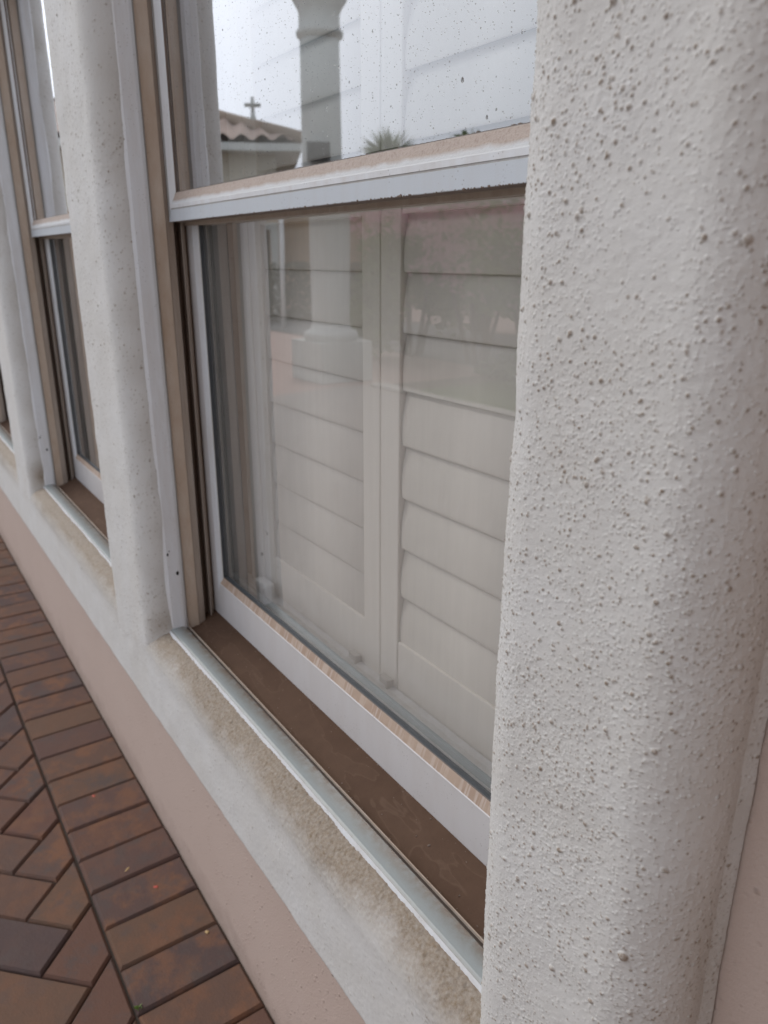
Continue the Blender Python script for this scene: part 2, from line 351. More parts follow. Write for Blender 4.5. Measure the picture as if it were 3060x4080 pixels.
def sheet(name, pts, material, parent, attrs):
    nv, nu, _ = pts.shape
    me = bpy.data.meshes.new(name); co = pts.reshape(-1, 3).astype(np.float32); co[:, 2] += EYE
    me.vertices.add(nv*nu); me.vertices.foreach_set('co', co.ravel())
    i = np.arange((nv-1)*(nu-1)); a = (i//(nu-1))*nu+i % (nu-1)
    quads = np.stack([a, a+1, a+nu+1, a+nu], 1).astype(np.int32)
    me.loops.add(quads.size); me.loops.foreach_set('vertex_index', quads.ravel())
    me.polygons.add(len(quads)); me.polygons.foreach_set('loop_start', np.arange(0, quads.size, 4, dtype=np.int32))
    me.polygons.foreach_set('loop_total', np.full(len(quads), 4, np.int32))
    for k, val in attrs.items():
        at = me.attributes.new(k, 'FLOAT', 'POINT'); at.data.foreach_set('value', val.astype(np.float32).ravel())
    me.update(calc_edges=True); me.validate()
    return link(name, me, M[material], parent, True)

# ------------------------------------------------------------------ the house
PITCH = 1.030; YF = 0.312; YW = 0.368; RR = 0.043
house = tag(empty('house', (-1.5, YW, -EYE)), 'pink stucco house wall with white bumpy trim round a row of sash windows', 'house')
WIN = [0.0, -PITCH, -2*PITCH]          # x shift of each window
XL, XR = -1.153, -0.352                # opening of the nearest window
ZB, ZT = -0.600, 0.600

def wall_piece(lst, name='wall'):
    for q in lst:
        mb = MB(); mb.box(*q); mb.build(name, M['pink_stucco'], house)
posts = [(XL+s-0.190, XL+s-0.042) for s in WIN]
wall_piece([(-6.2, -0.19, YW, 0.53, -EYE-0.05, -0.625), (-0.19, 0.5, YW, 0.53, -EYE-0.05, 1.55),
            (0.5, 0.7, -1.0, 0.53, -EYE-0.05, 2.4), (-6.2, 0.5, YW, 0.53, 1.55, 1.75),  # first piece: unseen side wall, added to cut light from the right
            (-6.2, -0.19, YW, 0.53, 0.63, 1.55), (-6.2, posts[2][1], YW, 0.53, -0.625, 0.63)])
wall_piece([(a, b_, 0.345, 0.53, -0.625, 0.63) for a, b_ in posts[:2]]+[(-0.30, -0.19, 0.375, 0.53, -0.625, 0.63)], 'wall_post')
# eave above, casting the soft shade of the porch edge
mb = MB(); mb.box(-6.2, 0.499, -0.12, 0.6, 1.75, 1.85); mb.build('eave', M['plaster_cream'], house)
mb = MB(); mb.box(-6.22, 0.499, -0.16, -0.12, 1.68, 1.92); mb.build('fascia', M['white_paint'], house)
# room behind the shutters
for nm, q in (('interior_wall', (-6.2, 1.35, 2.6, 2.7, -EYE, 1.5)), ('interior_floor', (-6.2, 1.35, 0.531, 2.7, -EYE-0.1, -EYE-0.02)), ('interior_ceiling', (-6.2, 1.35, 0.531, 2.7, 1.5, 1.6)),
              ('interior_wall', (-6.3, -6.2, 0.4, 2.7, -EYE, 1.5)), ('interior_wall', (1.35, 1.45, 0.535, 2.7, -EYE, 1.5))):
    mb = MB(); mb.box(*q); mb.build(nm, M['interior_paint'], house)

def trim(xl, xr, z0, z1, res, step, dens, seed, nm='window_trim', vis=None, big=1.0, flare=False):
    poly = [(xl, 0.366), (xl, YF+RR)]+arc(xl+RR, YF+RR, RR, 180, 270, 14)+arc(xr-RR, YF+RR, RR, 270, 360, 14)
    poly += [(xr, 0.358), (xr+0.004, 0.3665)] if flare else [(xr, 0.356)]
    P, T, q, L = resample(poly, step)
    zs = []
    z = z0
    while z < z1:
        zs.append(z); z += step if (vis is None or vis[0] <= z <= vis[1]) else step*5
    zs.append(z1); zs = np.array(zs)
    h, d = stucco_field(L, z1-z0, res, dens, seed, big)
    U, V = np.meshgrid(q, zs-z0)
    H = sample(h, U, V, res); D = sample(d, U, V, res)
    Nn = np.stack([T[:, 1], -T[:, 0]], 1)
    rec = np.where(zs < -0.665, -0.006*np.clip((-0.665-zs)/0.05, 0, 1), 0)[:, None]  # fades into the sill
    pts = np.zeros(U.shape+(3,))
    wob = 0.0012*np.interp(zs, np.linspace(z0, z1, 14), np.random.default_rng(seed).standard_normal(14))[:, None]
    tt_ = (np.clip((-0.560-zs)/0.040, 0, 1)*np.clip((zs+0.622)/0.020, 0, 1))[:, None]
    fil = (0 if flare else 0.0)*(1-np.sqrt(np.clip(1-tt_**2, 0, 1)))*np.clip(Nn[None, :, 0], 0, 1)     # hand-floated fillet into the sill
    pts[..., 0] = P[None, :, 0]+Nn[None, :, 0]*(H+rec+fil)+wob
    pts[..., 1] = P[None, :, 1]+Nn[None, :, 1]*(H+rec+fil)
    pts[..., 2] = zs[:, None]
    back = np.clip((U/L-0.80)/0.15, 0, 1)
    low = np.clip((-0.52-zs[:, None])/0.07, 0, 1)
    n = gnoise(len(zs), len(q), 0.02/step, seed+9)
    st = np.clip(0.10*back*(1+0.8*n), 0, 1)+low*back*np.clip(0.5+0.35*n, 0, 1)*(0 if flare else 1)
    return sheet(nm, pts, 'white_stucco', house, {'dirt': D, 'stain': st})
near = trim(-0.348, -0.1755, -0.74, 0.66, 0.0005, 0.0006, lambda f: 150000+190000*max(0.0, min(1.0, (0.66-f)/0.36)), 11, vis=(-0.66, 0.22), flare=True)
tag(near, 'rough white bumpy trim nearest the viewer')
trim(XL-0.248, XL-0.002, -0.72, 0.66, 0.001, 0.0013, lambda f: 60000, 21, big=1.15)
trim(XL-PITCH-0.248, XL-PITCH-0.002, -0.72, 0.66, 0.0015, 0.002, lambda f: 40000, 31, big=1.15)
trim(XL-2*PITCH-0.248, XL-2*PITCH-0.002, -0.72, 0.66, 0.002, 0.003, lambda f: 9000, 41, big=1.4)

# continuous sill trim below the windows
def sill():
    r2 = 0.016
    poly = [(0.366, -0.777), (YF+r2, -0.777)]+[(YF+r2-r2*math.sin(math.radians(a)), -0.777+r2-r2*math.cos(math.radians(a))) for a in range(8, 91, 8)]
    poly += [(YF, -0.645)]+[(YF+0.042-0.042*math.cos(math.radians(a)), -0.645+0.042*math.sin(math.radians(a))) for a in range(6, 91, 6)]+[(0.3495, -0.6005)]
    P, T, q, L = resample(poly, 0.0011)
    xs = []; x = -0.18
    while x > -6.2:
        xs.append(x); x -= 0.0011*max(1.0, abs(x)/0.9)**1.5
    xs = np.array(xs); x0 = xs[-1]
    res = 0.001
    LV = -0.18-(-3.6)
    h, d = stucco_field(L, LV, res, lambda f: 62000 if f < 0.35 else 34000, 51, 1.0)
    U, V = np.meshgrid(q, np.clip(-0.18-xs, 0, LV))
    H = sample(h, U, V, res); D = sample(d, U, V, res)
    Nn = np.stack([-T[:, 1], T[:, 0]], 1)       # (y, z) outward
    u = U/L
    n1 = gnoise(len(xs), len(q), 40, 71); n2 = gnoise(len(xs), len(q), 5, 72)
    band = np.clip((u-0.70-0.025*n1)/0.21, 0, 1)*np.clip((1.0-u-0.012*(1+0.6*n2))/0.012, 0.6, 1)
    pale = np.clip((u-0.60)/0.12, 0, 1)*0.16
    st = np.clip(band*(1.02+0.08*n2)+pale, 0, 1)
    H = H*(1+0.5*np.clip((u-0.74)/0.1, 0, 1))   # rougher on the weathered top
    n3 = gnoise(len(xs), len(q), 0.9, 73)
    H = H+0.00036*np.clip(n3, -1, 2)*band
    crumb = np.clip((u-0.965)/0.03, 0, 1)*0.0014*np.clip(0.4+0.6*n2, -0.3, 1.6)
    pts = np.zeros(U.shape+(3,))
    pts[..., 0] = xs[:, None]
    pts[..., 1] = P[None, :, 0]+Nn[None, :, 0]*(H+crumb)
    pts[..., 2] = P[None, :, 1]+Nn[None, :, 1]*(H+crumb)
    return sheet('sill_trim', pts, 'white_stucco', house, {'dirt': D*np.clip(0.25+u, 0, 1), 'stain': st})
sill()
mb = MB(); mb.box(-6.2, -0.172, YF, 0.36, 0.61, 0.76, bev=0.03); mb.build('head_trim', M['white_vinyl'], house, True)

# ------------------------------------------------------------------ windows
def strip(mb, poly, axis, a, b_, mats, flip=False):
    """extrude a 2-D polyline along an axis: 'z' uses (x,y), 'x' uses (y,z)"""
    vs = []
    for t_ in (a, b_):
        for p in poly: vs.append((p[0], p[1], t_) if axis == 'z' else (t_, p[0], p[1]))
    n = len(poly)
    for i in range(n-1):
        f = (i, i+1, n+i+1, n+i)
        mb.add([vs[k] for k in f], [(3, 2, 1, 0) if flip else (0, 1, 2, 3)], mats[i] if isinstance(mats, list) else mats)
JAMB = [(-1.168, .344), (-1.156, .3475), (-1.153, .352), (-1.1495, .371), (-1.1505, .3755), (-1.1545, .379), (-1.154, .381),
        (-1.1505, .3965), (-1.1525, .3968), (-1.1522, .3982), (-1.155, .409), (-1.156, .410), (-1.177, .4105), (-1.177, .4215), (-1.160, .422), (-1.1585, .4228), (-1.160, .424),
        (-1.163, .4255), (-1.164, .4285), (-1.167, .429), (-1.167, .4292), (-1.170, .4295), (-1.172, .4330), (-1.172, .457), (-1.150, .4572), (-1.148, .49)]
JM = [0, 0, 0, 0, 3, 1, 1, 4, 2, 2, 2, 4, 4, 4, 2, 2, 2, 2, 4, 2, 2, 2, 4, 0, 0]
FRAME = ['white_vinyl', 'tan_vinyl', 'track_vinyl', 'grey_vinyl', 'groove_dirt', 'sill_mud', 'wet_dirt', 'ledge_vinyl']
def frame_mats(): return [M[k] for k in FRAME]
SILL = [(.344, -.6060), (.3465, -.5995), (.350, -.5975), (.3535, -.5968), (.358, -.5964), (.3655, -.596), (.3705, -.5958), (.3725, -.5985), (.3765, -.6005), (.3772, -.5982), (.3785, -.5982), (.3792, -.6035),
        (.3835, -.6045), (.4345, -.5905), (.457, -.5900), (.4575, -.535), (.50, -.5345)]
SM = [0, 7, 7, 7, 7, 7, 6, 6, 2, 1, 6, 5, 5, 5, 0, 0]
def member(mb, x0, x1, z0, z1, side, prof, mats):
    """one mitred sash member; prof = [(inset, y)], inset from the outer edge of that side"""
    vs = []
    for d, y in prof:
        dd = d
        if side == 'L': vs += [(x0+dd, y, z0+dd*BOT+.0006), (x0+dd, y, z1-dd-.0006)]     # open mitre joints
        if side == 'R': vs += [(x1-dd, y, z0+dd*BOT+.0006), (x1-dd, y, z1-dd-.0006)]
        if side == 'B': vs += [(x0+dd/BOT, y, z0+dd), (x1-dd/BOT, y, z0+dd)]
        if side == 'T': vs += [(x0+dd, y, z1-dd), (x1-dd, y, z1-dd)]
    for i in range(len(prof)-1):
        mb.add([vs[2*i], vs[2*i+1], vs[2*i+3], vs[2*i+2]], [(0, 1, 2, 3)], mats[i])
BOT = 1.0
def make_window(shift, first):
    global BOT
    xl, xr = XL+shift, XR+shift; xc = (xl+xr)/2
    mb = MB()
    J = [(x+shift, y) for x, y in JAMB]
    strip(mb, [(.344, .605), (.352, .598), (.378, .596), (.381, .600), (.41, .600), (.50, .600)], 'x', xl-0.032, xr+0.032, 0)
    win = mb.build('window', frame_mats(), house)
    mb = MB(); strip(mb, J, 'z', -0.6065, ZT, JM); mb.build('jamb', frame_mats(), win)
    mb = MB(); strip(mb, [(2*xc-x, y) for x, y in J], 'z', -0.6065, ZT, JM, True); mb.build('jamb', frame_mats(), win)
    mb = MB(); strip(mb, [(y, z) for y, z in SILL], 'x', xl-0.032, xr+0.032, SM, True)
    # fine subdivision of the ledge for its edge stain
    s_ = mb.build('sill_channel', frame_mats(), win)
    me = s_.data; at = me.attributes.new('stain', 'FLOAT', 'POINT')
    vals = [0.0]*len(me.vertices)
    for v in me.vertices:
        y = v.co.y
        vals[v.index] = 0.5 if y < .3475 else (0.08 if y < .357 else ((0.3 if y < .360 else 0.75) if y < .368 else (1.0 if y < .372 else 0)))
    at.data.foreach_set('value', vals)
    # rotted screw and weep holes low on the left jamb flange
    for (y, z, r, a) in ((.3535, -.462, .0021, 0), (.3565, -.4565, .0010, 0), (.3665, -.497, .0030, 0)):
        mb = MB(); bm = bmesh.new(); bmesh.ops.create_uvsphere(bm, u_segments=14, v_segments=8, radius=1)
        xx = xl+(-1.1526+1.153) + (y-.352)*(0.0035/0.019)
        for v in bm.verts: v.co = Vector((xx+v.co.x*0.0006, y+v.co.y*r*0.8, z+v.co.z*r*1.25*(1+0.15*math.sin(5*v.co.y))))
        mb.bm(bm); mb.build('screw_hole', M['screw_hole'], win, True)
    # upper sash (outer track)
    x0, x1, z0, z1 = xl+0.0008, xr-0.0008, 0.0505, ZT-0.002
    stile = [(0, .4225), (0, .4028), (.0008, .4025), (.0092, .4025), (.0100, .4029), (.0246, .4066), (.0254, .4070), (.0254, .4092), (.0272, .4094)]
    sm = [4, 3, 3, 0, 0, 0, 4, 6]
    rail = [(0, .4225), (0, .4030), (.0006, .4025), (.0160, .4025), (.0164, .4031), (.0176, .4031), (.0180, .4026), (.0230, .4026), (.0240, .4032), (.0385, .4068), (.0392, .4070), (.0392, .4092), (.0408, .4094)]
    rm = [4, 12, 12, 3, 3, 3, 0, 8, 8, 6, 6, 6]
    fm = frame_mats()+[M['dusty_rail'], M['dusty_bevel'], M['lower_vinyl'], M['gasket_rubber'], M['rail_vinyl']]
    for side, nm in (('L', 'sash_stile'), ('R', 'sash_stile'), ('B', 'meeting_rail'), ('T', 'sash_rail')):
        mb = MB(); BOT = 1.55
        if side == 'B':
            vs = rail; member(mb, x0, x1, z0, z1, 'B', vs, rm)
            mb.add([(x0+.001, .4033, z0), (x1-.001, .4033, z0), (x1-.001, .4295, z0+.0006), (x0+.001, .4295, z0+.0006)], [(3, 2, 1, 0)], 2)   # underside, its shadow put into the darker colour
        else: member(mb, x0, x1, z0, z1, side, stile, sm)
        mb.build(nm, fm, win)
    mb = MB(); mb.add([(x0+.02, .4090, z0+.03), (x1-.02, .4090, z0+.03), (x1-.02, .4090, z1-.02), (x0+.02, .4090, z1-.02)], [(0, 1, 2, 3)])
    pu = mb.build('glass_pane', M['coated_glass'], win)
    for (a, b_, c_, d_) in ((x0+.0272, x0+.0272+.014, z0+.03, z1), (x1-.04, x1-.0272, z0+.03, z1)):
        mb = MB(); mb.box(a, b_, .4160, .4220, c_, d_); mb.build('glass_spacer', M['spacer_metal'], win)
    # lower sash (inner track)
    x0, x1, z0, z1 = xl-0.0180, xr+0.0180, -0.5905, 0.0900
    lst = [(0, .457), (0, .4345), (.001, .434), (.0250, .434), (.0265, .4345), (.0405, .4375), (.0415, .4385), (.0415, .4440), (.0460, .4442)]
    lm = [2, 10, 10, 0, 0, 3, 11, 11]
    lrl = [(0, .457), (0, .4343), (.0010, .434), (.0600, .434), (.0607, .4332), (.0627, .4332), (.0637, .4340), (.0755, .4385), (.0763, .4395), (.0763, .444), (.0800, .4442)]
    lrm = [10, 10, 10, 10, 10, 10, 9, 6, 11, 11]
    for side, nm in (('L', 'sash_stile'), ('R', 'sash_stile'), ('B', 'sash_rail')):
        mb = MB(); BOT = 1.8
        member(mb, x0, x1, z0, z1, side, lrl if side == 'B' else lst, lrm if side == 'B' else lm)
        mb.build(nm, fm, win)
    mb = MB(); mb.box(x0+.002, x1-.002, .4300, .4435, 0.0463, 0.0895); mb.build('lower_meeting_rail', [M['track_vinyl']], win)  # shadow under the upper rail put in by the dark track colour
    mb = MB(); mb.add([(x0+.035, .4438, z0+.07), (x1-.035, .4438, z0+.07), (x1-.035, .4438, .06), (x0+.035, .4438, .06)], [(0, 1, 2, 3)])
    mb.build('glass_pane', M['clear_glass'], win)
    for q in ((x0+.0455, x0+.055, .4485, .4535, z0+.079, .06), (x1-.055, x1-.0455, .4485, .4535, z0+.079, .06), (x0+.055, x1-.055, .4485, .4535, z0+.079, z0+.0875)):
        mb = MB(); mb.box(*q); mb.build('glass_spacer', M['spacer_metal'], win)
    # inner stool board
    mb = MB(); mb.box(xl-0.02, xr+0.02, .5005, .64, -.575, -.5405); mb.build('stool_board', M['stool_paint'], win)
    if first:    # grit caught in the channel
        mb = MB(); bmq = bmesh.new(); bmesh.ops.create_icosphere(bmq, subdivisions=1, radius=1); qv = [v.co.copy() for v in bmq.verts]; bmq.verts.index_update(); qf = [[v.index for v in f.verts] for f in bmq.faces]; bmq.free()
        for _ in range(150):
            gx = random.uniform(XL+.01, XR); near_ = random.random()
            gy = .3805+.004*random.random() if near_ < .4 else (.4335-.004*random.random() if near_ < .65 else random.uniform(.384, .432)); r = 0.0006*math.exp(random.gauss(0, .45))
            gz = -.6045+(gy-.3835)/(.4345-.3835)*.014
            st_ = Vector((random.uniform(.6, 1.5), random.uniform(.6, 1.3), random.uniform(.4, .9)))
            mb.add([(gx+v.x*r*st_.x*random.uniform(.8, 1.2), gy+v.y*r*st_.y, gz+(v.z*.8+.4)*r*st_.z) for v in qv], qf)
        for _ in range(260):        # soil crumbs along the meeting rail, thicker towards the near end
            gx = XL+.02+(XR-XL-.03)*random.random()**.55; low_ = random.random() < .5; r = 0.0005*math.exp(random.gauss(0, .4))
            gy, gz = (.4024, .0506+.0006*random.random()) if low_ else (.4082, .0894+.0008*random.random())
            mb.add([(gx+v.x*r*1.3, gy+v.y*r*.7, gz+v.z*r) for v in qv], qf)
        tag(mb.build('grit', M['groove_dirt'], win), kind='stuff')
        # drizzle on the outer pane
        mb = MB(); bm0 = bmesh.new(); bmesh.ops.create_icosphere(bm0, subdivisions=1, radius=1); bv = [v.co.copy() for v in bm0.verts]; bm0.verts.index_update(); bf = [[v.index for v in f.verts] for f in bm0.faces]; bm0.free()
        k = 0
        while k < 9000:
            fx = random.random(); fz = random.random()
            if random.random() > 0.12+0.88*(fx**1.3)*(0.45+0.55*min(1, fz*2)): continue
            x = xl+.04+fx*(xr-xl-.08); z = .092+fz*0.36
            r = 0.00023*math.exp(random.gauss(0, 0.38)); e = random.uniform(1.0, 1.6); a = random.uniform(-.6, .6)
            vs = []
            for v in bv:
                px, pz = v.x*r, v.z*r*e
                vs.append((x+px*math.cos(a)+pz*math.sin(a), .4088+v.y*r*0.42, z-px*math.sin(a)+pz*math.cos(a)))
            mb.add(vs, bf); k += 1
        for (x, z, r) in ((-.4975, .1275, .0015), (-.66, .2335, .0012), (-.468, .0985, .0011)):
            mb.add([(x+v.x*r, .4088+v.y*r*.5, z+(v.z*1.9 if v.z > 0 else v.z)*r) for v in bv], bf)
        tag(mb.build('raindrop_film', M['water'], win, True), kind='stuff')
    return win
for i, s in enumerate(WIN): make_window(s, i == 0)

# ------------------------------------------------------------------ plantation shutters (hung inside, things of their own)
def louver_mesh(x0, x1):
    mb = MB(); n = 24; L, T_ = 0.0342, 0.0042
    ring = [(T_*math.sin(2*math.pi*k/n)*(1-0.25*abs(math.cos(2*math.pi*k/n))), L*math.cos(2*math.pi*k/n)) for k in range(n)]
    vs = [(x, y, z-EYE) for x in (x0, x1) for y, z in ring]
    mb.add(vs, [(k, (k+1) % n, n+(k+1) % n, n+k) for k in range(n)]+[tuple(range(n))[::-1], tuple(range(n, 2*n))])
    return mb.mesh('louver')
LOUV = None
SH_LAB = [['cream shutter panel behind the near window, the half beside the left jamb', 'cream shutter panel behind the near window, the half nearest the rough trim'],
          ['cream shutter panel behind the second window, the half farther from the viewer', 'cream shutter panel behind the second window, the half beside the middle trim'],
          ['cream shutter panel behind the farthest window, its far half', 'cream shutter panel behind the farthest window, its near half']]
def louver(parent, lx, tilt, z, me):
    o = bpy.data.objects.new('louver', me); COL.objects.link(o); o.parent = parent
    o.location = (0, 0.0085, z+EYE-parent.location.z); o.rotation_euler = (tilt, 0, 0); return o
def shutter(shift, half, wi):
    # built once around its own origin at the panel's bottom left corner
    x0 = -1.094 if half == 0 else -0.743; x1 = -0.745 if half == 0 else -0.394
    root = empty('plantation_shutter', (x0+shift, 0.5, -0.5385))
    tag(root, SH_LAB[wi][half], 'shutter', 'plantation shutters inside the windows')
    a, b_ = x0+shift, x1+shift
    for (p, q) in ((a, a+0.0385), (b_-0.0375, b_)):
        mb = MB(); mb.box(p, q, .500, .526, -.5380, .58, bev=.0016); mb.build('stile', M['shutter_paint'], root)
    mb = MB(); mb.box(a+.0387, b_-.0377, .5012, .525, -.5372, -.466, bev=.0016); mb.build('rail', M['shutter_paint'], root)
    mb = MB(); mb.box(a+.0387, b_-.0377, .5012, .525, .535, .579, bev=.0016); mb.build('rail', M['shutter_paint'], root)
    mb = MB(); mb.box(a+.0387, b_-.0377, .5012, .525, .046, .110, bev=.0016); mb.build('rail', M['shutter_paint'], root)
    me = louver_mesh(.0403, x1-x0-.0393); me.materials.append(M['shutter_paint'])
    me.polygons.foreach_set('use_smooth', np.ones(len(me.polygons), dtype=bool))
    z = -.4335; k = 0
    while z < .53:
        closed = k < 7
        if k != 8: louver(root, 0, math.radians(-6 if k < 8 else -8), z, me)   # the divider rail sits between the two banks
        z += 0.0648; k += 1
    return root
for wi, s in enumerate(WIN):
    for half in (0, 1):
        rt = shutter(s, half, wi)
        if wi == 0:      # little latch clip under the meeting stiles
            cx = -0.800 if half == 0 else -0.722
            mb = MB(); mb.box(cx-.011, cx+.011, .4915, .4995, -.5365, -.524, bev=.001)
            mb.box(cx-.0035, cx+.0115, .488, .4915, -.5275, -.5225, bev=.0008); mb.box(cx+.0095, cx+.012, .488, .4915, -.535, -.5275)
            mb.build('latch_clip', M['clip_metal'], rt)
    fr = empty('shutter_frame', (XL+s, .5, -.54)); tag(fr, ['cream shutter frame standing behind the glass of the near window', 'cream shutter frame behind the glass of the second window', 'cream shutter frame behind the glass of the farthest window'][wi], 'frame', 'frames holding the shutters')
    for (p, q) in ((-1.147, -1.0955), (-.3925, -.341)):
        mb = MB(); mb.box(p+s, q+s, .4985, .535, -.5395, .598, bev=.002); mb.build('frame_post', M['shutter_paint'], fr)
mb = MB(); mb.box(-1.083, -1.040, .474, .491, -.5395, -.506, bev=.004)
o = mb.build('window_sensor', M['sensor_plastic']); tag(o, 'small white sensor block inside the near window, low in its far corner', 'sensor')
mb = MB(); mb.box(-1.076, -1.047, .4735, .4742, -.532, -.5135, bev=.0003); mb.build('sensor_cover', M['sensor_plastic'], o)

# ------------------------------------------------------------------ patio of clay pavers
def clip_poly(p, n, c):            # keep n.q <= c
    outp = []
    for i in range(len(p)):
        a, b_ = p[i], p[(i+1) % len(p)]; da = a[0]*n[0]+a[1]*n[1]-c; db = b_[0]*n[0]+b_[1]*n[1]-c
        if da <= 0: outp.append(a)
        if (da < 0 < db) or (db < 0 < da):
            k = da/(da-db); outp.append((a[0]+(b_[0]-a[0])*k, a[1]+(b_[1]-a[1])*k))
    return outp
def inset(p, d):
    ar = sum(p[i][0]*p[(i+1) % len(p)][1]-p[(i+1) % len(p)][0]*p[i][1] for i in range(len(p)))
    q = p if ar > 0 else p[::-1]; r = list(q)
    for i in range(len(q)):
        a, b_ = q[i], q[(i+1) % len(q)]; ex, ey = b_[0]-a[0], b_[1]-a[1]; l = math.hypot(ex, ey)
        if l < 1e-6: continue
        nx, ny = ey/l, -ex/l
        r = clip_poly(r, (nx, ny), nx*a[0]+ny*a[1]-d)
        if len(r) < 3: return []
    return r
pav = MB(); bcol = []
def paver(poly, tone=None):
    p = inset(poly, 0.0010)
    if len(p) < 3: return
    ar = abs(sum(p[i][0]*p[(i+1) % len(p)][1]-p[(i+1) % len(p)][0]*p[i][1] for i in range(len(p))))/2
    if ar < 0.0006: return
    top = inset(p, 0.0050); mid = inset(p, 0.0011)
    if len(top) != len(p) or len(mid) != len(p): return
    def al(q):                     # same starting corner
        k = min(range(len(q)), key=lambda i: (q[i][0]-p[0][0])**2+(q[i][1]-p[0][1])**2); return q[k:]+q[:k]
    top, mid = al(top), al(mid); n = len(p)
    dz = random.gauss(0, 0.0006); tx, ty = random.gauss(0, .006), random.gauss(0, .006); cx, cy = p[0]
    zz = lambda q, z: -EYE+z+dz+tx*(q[0]-cx)+ty*(q[1]-cy)
    vs = [(q[0], q[1], -EYE-.03) for q in p]+[(q[0], q[1], zz(q, -.0075)) for q in p]+[(q[0], q[1], zz(q, -.0046)) for q in mid]+[(q[0], q[1], zz(q, 0)) for q in top]
    fs = []
    for k in range(3):
        for i in range(n): fs.append((k*n+i, k*n+(i+1) % n, (k+1)*n+(i+1) % n, (k+1)*n+i))
    fs.append(tuple(range(3*n, 4*n)))
    pav.add(vs, fs)
    c = (random.random() if tone is None else tone, random.random()**.6, random.random()**.7, 1)
    bcol.extend([c]*len(vs))
YB = 0.1805
x = -0.9974+0.1018*12
while x > -6.3:
    paver([(x-.1018, YB+.0005), (x, YB+.0005), (x, .3672), (x-.1018, .3672)]); x -= .1018
S2 = math.sqrt(.5)
for i in range(-75, 60):
    for j in range(-75, 60):
        tt = (i+j) % 4
        if tt == 0: ab = [(i, j), (i+2, j), (i+2, j+1), (i, j+1)]
        elif tt == 2: ab = [(i, j), (i+1, j), (i+1, j+2), (i, j+2)]
        else: continue
        pl = []
        for a, b_ in ab:
            A = -.98+.1*a; B = .868+.1*b_; pl.append(((A-B)*S2, (A+B)*S2))
        if max(p[1] for p in pl) < -0.27 or min(p[1] for p in pl) > YB or max(p[0] for p in pl) < -6.3 or min(p[0] for p in pl) > 1.4: continue
        pl = clip_poly(clip_poly(pl, (0, 1), YB-.0012), (0, -1), .19)
        if len(pl) >= 3: paver(pl)
po = pav.build('pavement', M['clay_paver']); tag(po, kind='structure')
ca = po.data.attributes.new('brick', 'FLOAT_COLOR', 'POINT'); ca.data.foreach_set('color', np.array(bcol, np.float32).ravel())
g = MB(); g.add([(-6.4, -.20, -EYE-.009), (4, -.20, -EYE-.009), (4, .40, -EYE-.009), (-6.4, .40, -EYE-.009)], [(0, 1, 2, 3)])
tag(g.build('paver_bed', M['joint_sand']), kind='structure')
# small litter on the pavers
def litter(name, label, cat, mat_, x, y, sx, sy, sz, ang, group=None):
    bm = bmesh.new(); bmesh.ops.create_icosphere(bm, subdivisions=2, radius=1)
    for v in bm.verts:
        q = Vector((v.co.x*sx*(1-.35*v.co.x), v.co.y*sy, v.co.z*sz)); q.rotate(Matrix.Rotation(ang, 3, 'Z')); q.z += 0.25*q.x*q.x/sx
        v.co = Vector((x, y, -EYE+sz*0.7))+q
    mb = MB(); mb.bm(bm); tag(mb.build(name, M[mat_], None, True), label, cat, group)
litter('petal', 'tiny red petal on a paver joint, the farther of the two', 'petal', 'petal_red', -1.595, .262, .0045, .003, .0008, .4, 'fallen petals')
litter('petal', 'tiny red petal on a paver joint, the nearer of the two', 'petal', 'petal_red', -1.2465, .296, .005, .0032, .0008, 1.1, 'fallen petals')
litter('seed', 'tan seed husk lying in a joint of the border pavers', 'seed', 'seed_husk', -1.325, .262, .007, .0024, .002, 2.2)
litter('seed', 'pale round seed on a dark paver close to the pink wall', 'seed', 'seed_husk', -1.085, .34, .004, .0032, .002, .7)
mb = MB()
for k in range(7):
    a = random.uniform(0, 6.28); l = random.uniform(.006, .013); p = (-1.006+random.uniform(-.004, .004), .187+random.uniform(-.004, .004), -EYE-.004)
    e = (p[0]+l*math.cos(a), p[1]+l*math.sin(a), p[2]+random.uniform(.006, .012)); wv_ = .0016
    mb.add([p, (e[0]*.5+p[0]*.5+wv_, e[1]*.5+p[1]*.5-wv_, e[2]*.6+p[2]*.4), e, (e[0]*.5+p[0]*.5-wv_, e[1]*.5+p[1]*.5+wv_, e[2]*.6+p[2]*.4)], [(0, 1, 2, 3)])
tag(mb.build('weed', M['weed_green']), 'small green weed sprouting from the long dark paver joint', 'weed')

# ------------------------------------------------------------------ what the glass mirrors: garden and street in front of the house
YG = 0.45
def mir(D, dx, dy):                # place seen in the glass at distance D -> where it really stands
    return (D*dx, 2*YG-D*dy)
g = MB(); g.add([(-120, -120, -EYE-.016), (120, -120, -EYE-.016), (120, 60, -EYE-.016), (-120, 60, -EYE-.016)], [(0, 1, 2, 3)])
tag(g.build('ground', M['soil']), kind='structure')
g = MB(); g.box(-60, 20, -8.2, -5.2, -EYE-.012, -EYE-.010); tag(g.build('road', M['asphalt']), kind='structure')
g = MB(); g.box(-6.34, 20, -3.24, -.193, -EYE-.05, -EYE-.001, bev=.004); tag(g.build('patio', M['smooth_concrete']), kind='structure')
g = MB(); g.box(-60, -6.35, -5.1, 0.3, -EYE-.011, -EYE-.008); tag(g.build('driveway', M['pink_concrete']), kind='structure')
g = MB(); g.box(-5.9, 20, -5.1, -3.40, -EYE-.011, -EYE-.002); tag(g.build('lawn', M['lawn_grass']), kind='structure')
g = MB(); g.box(-6.3, 20, -3.40, -3.24, -EYE-.05, -EYE+.03, bev=.012); tag(g.build('kerb', M['pale_concrete']), kind='structure')
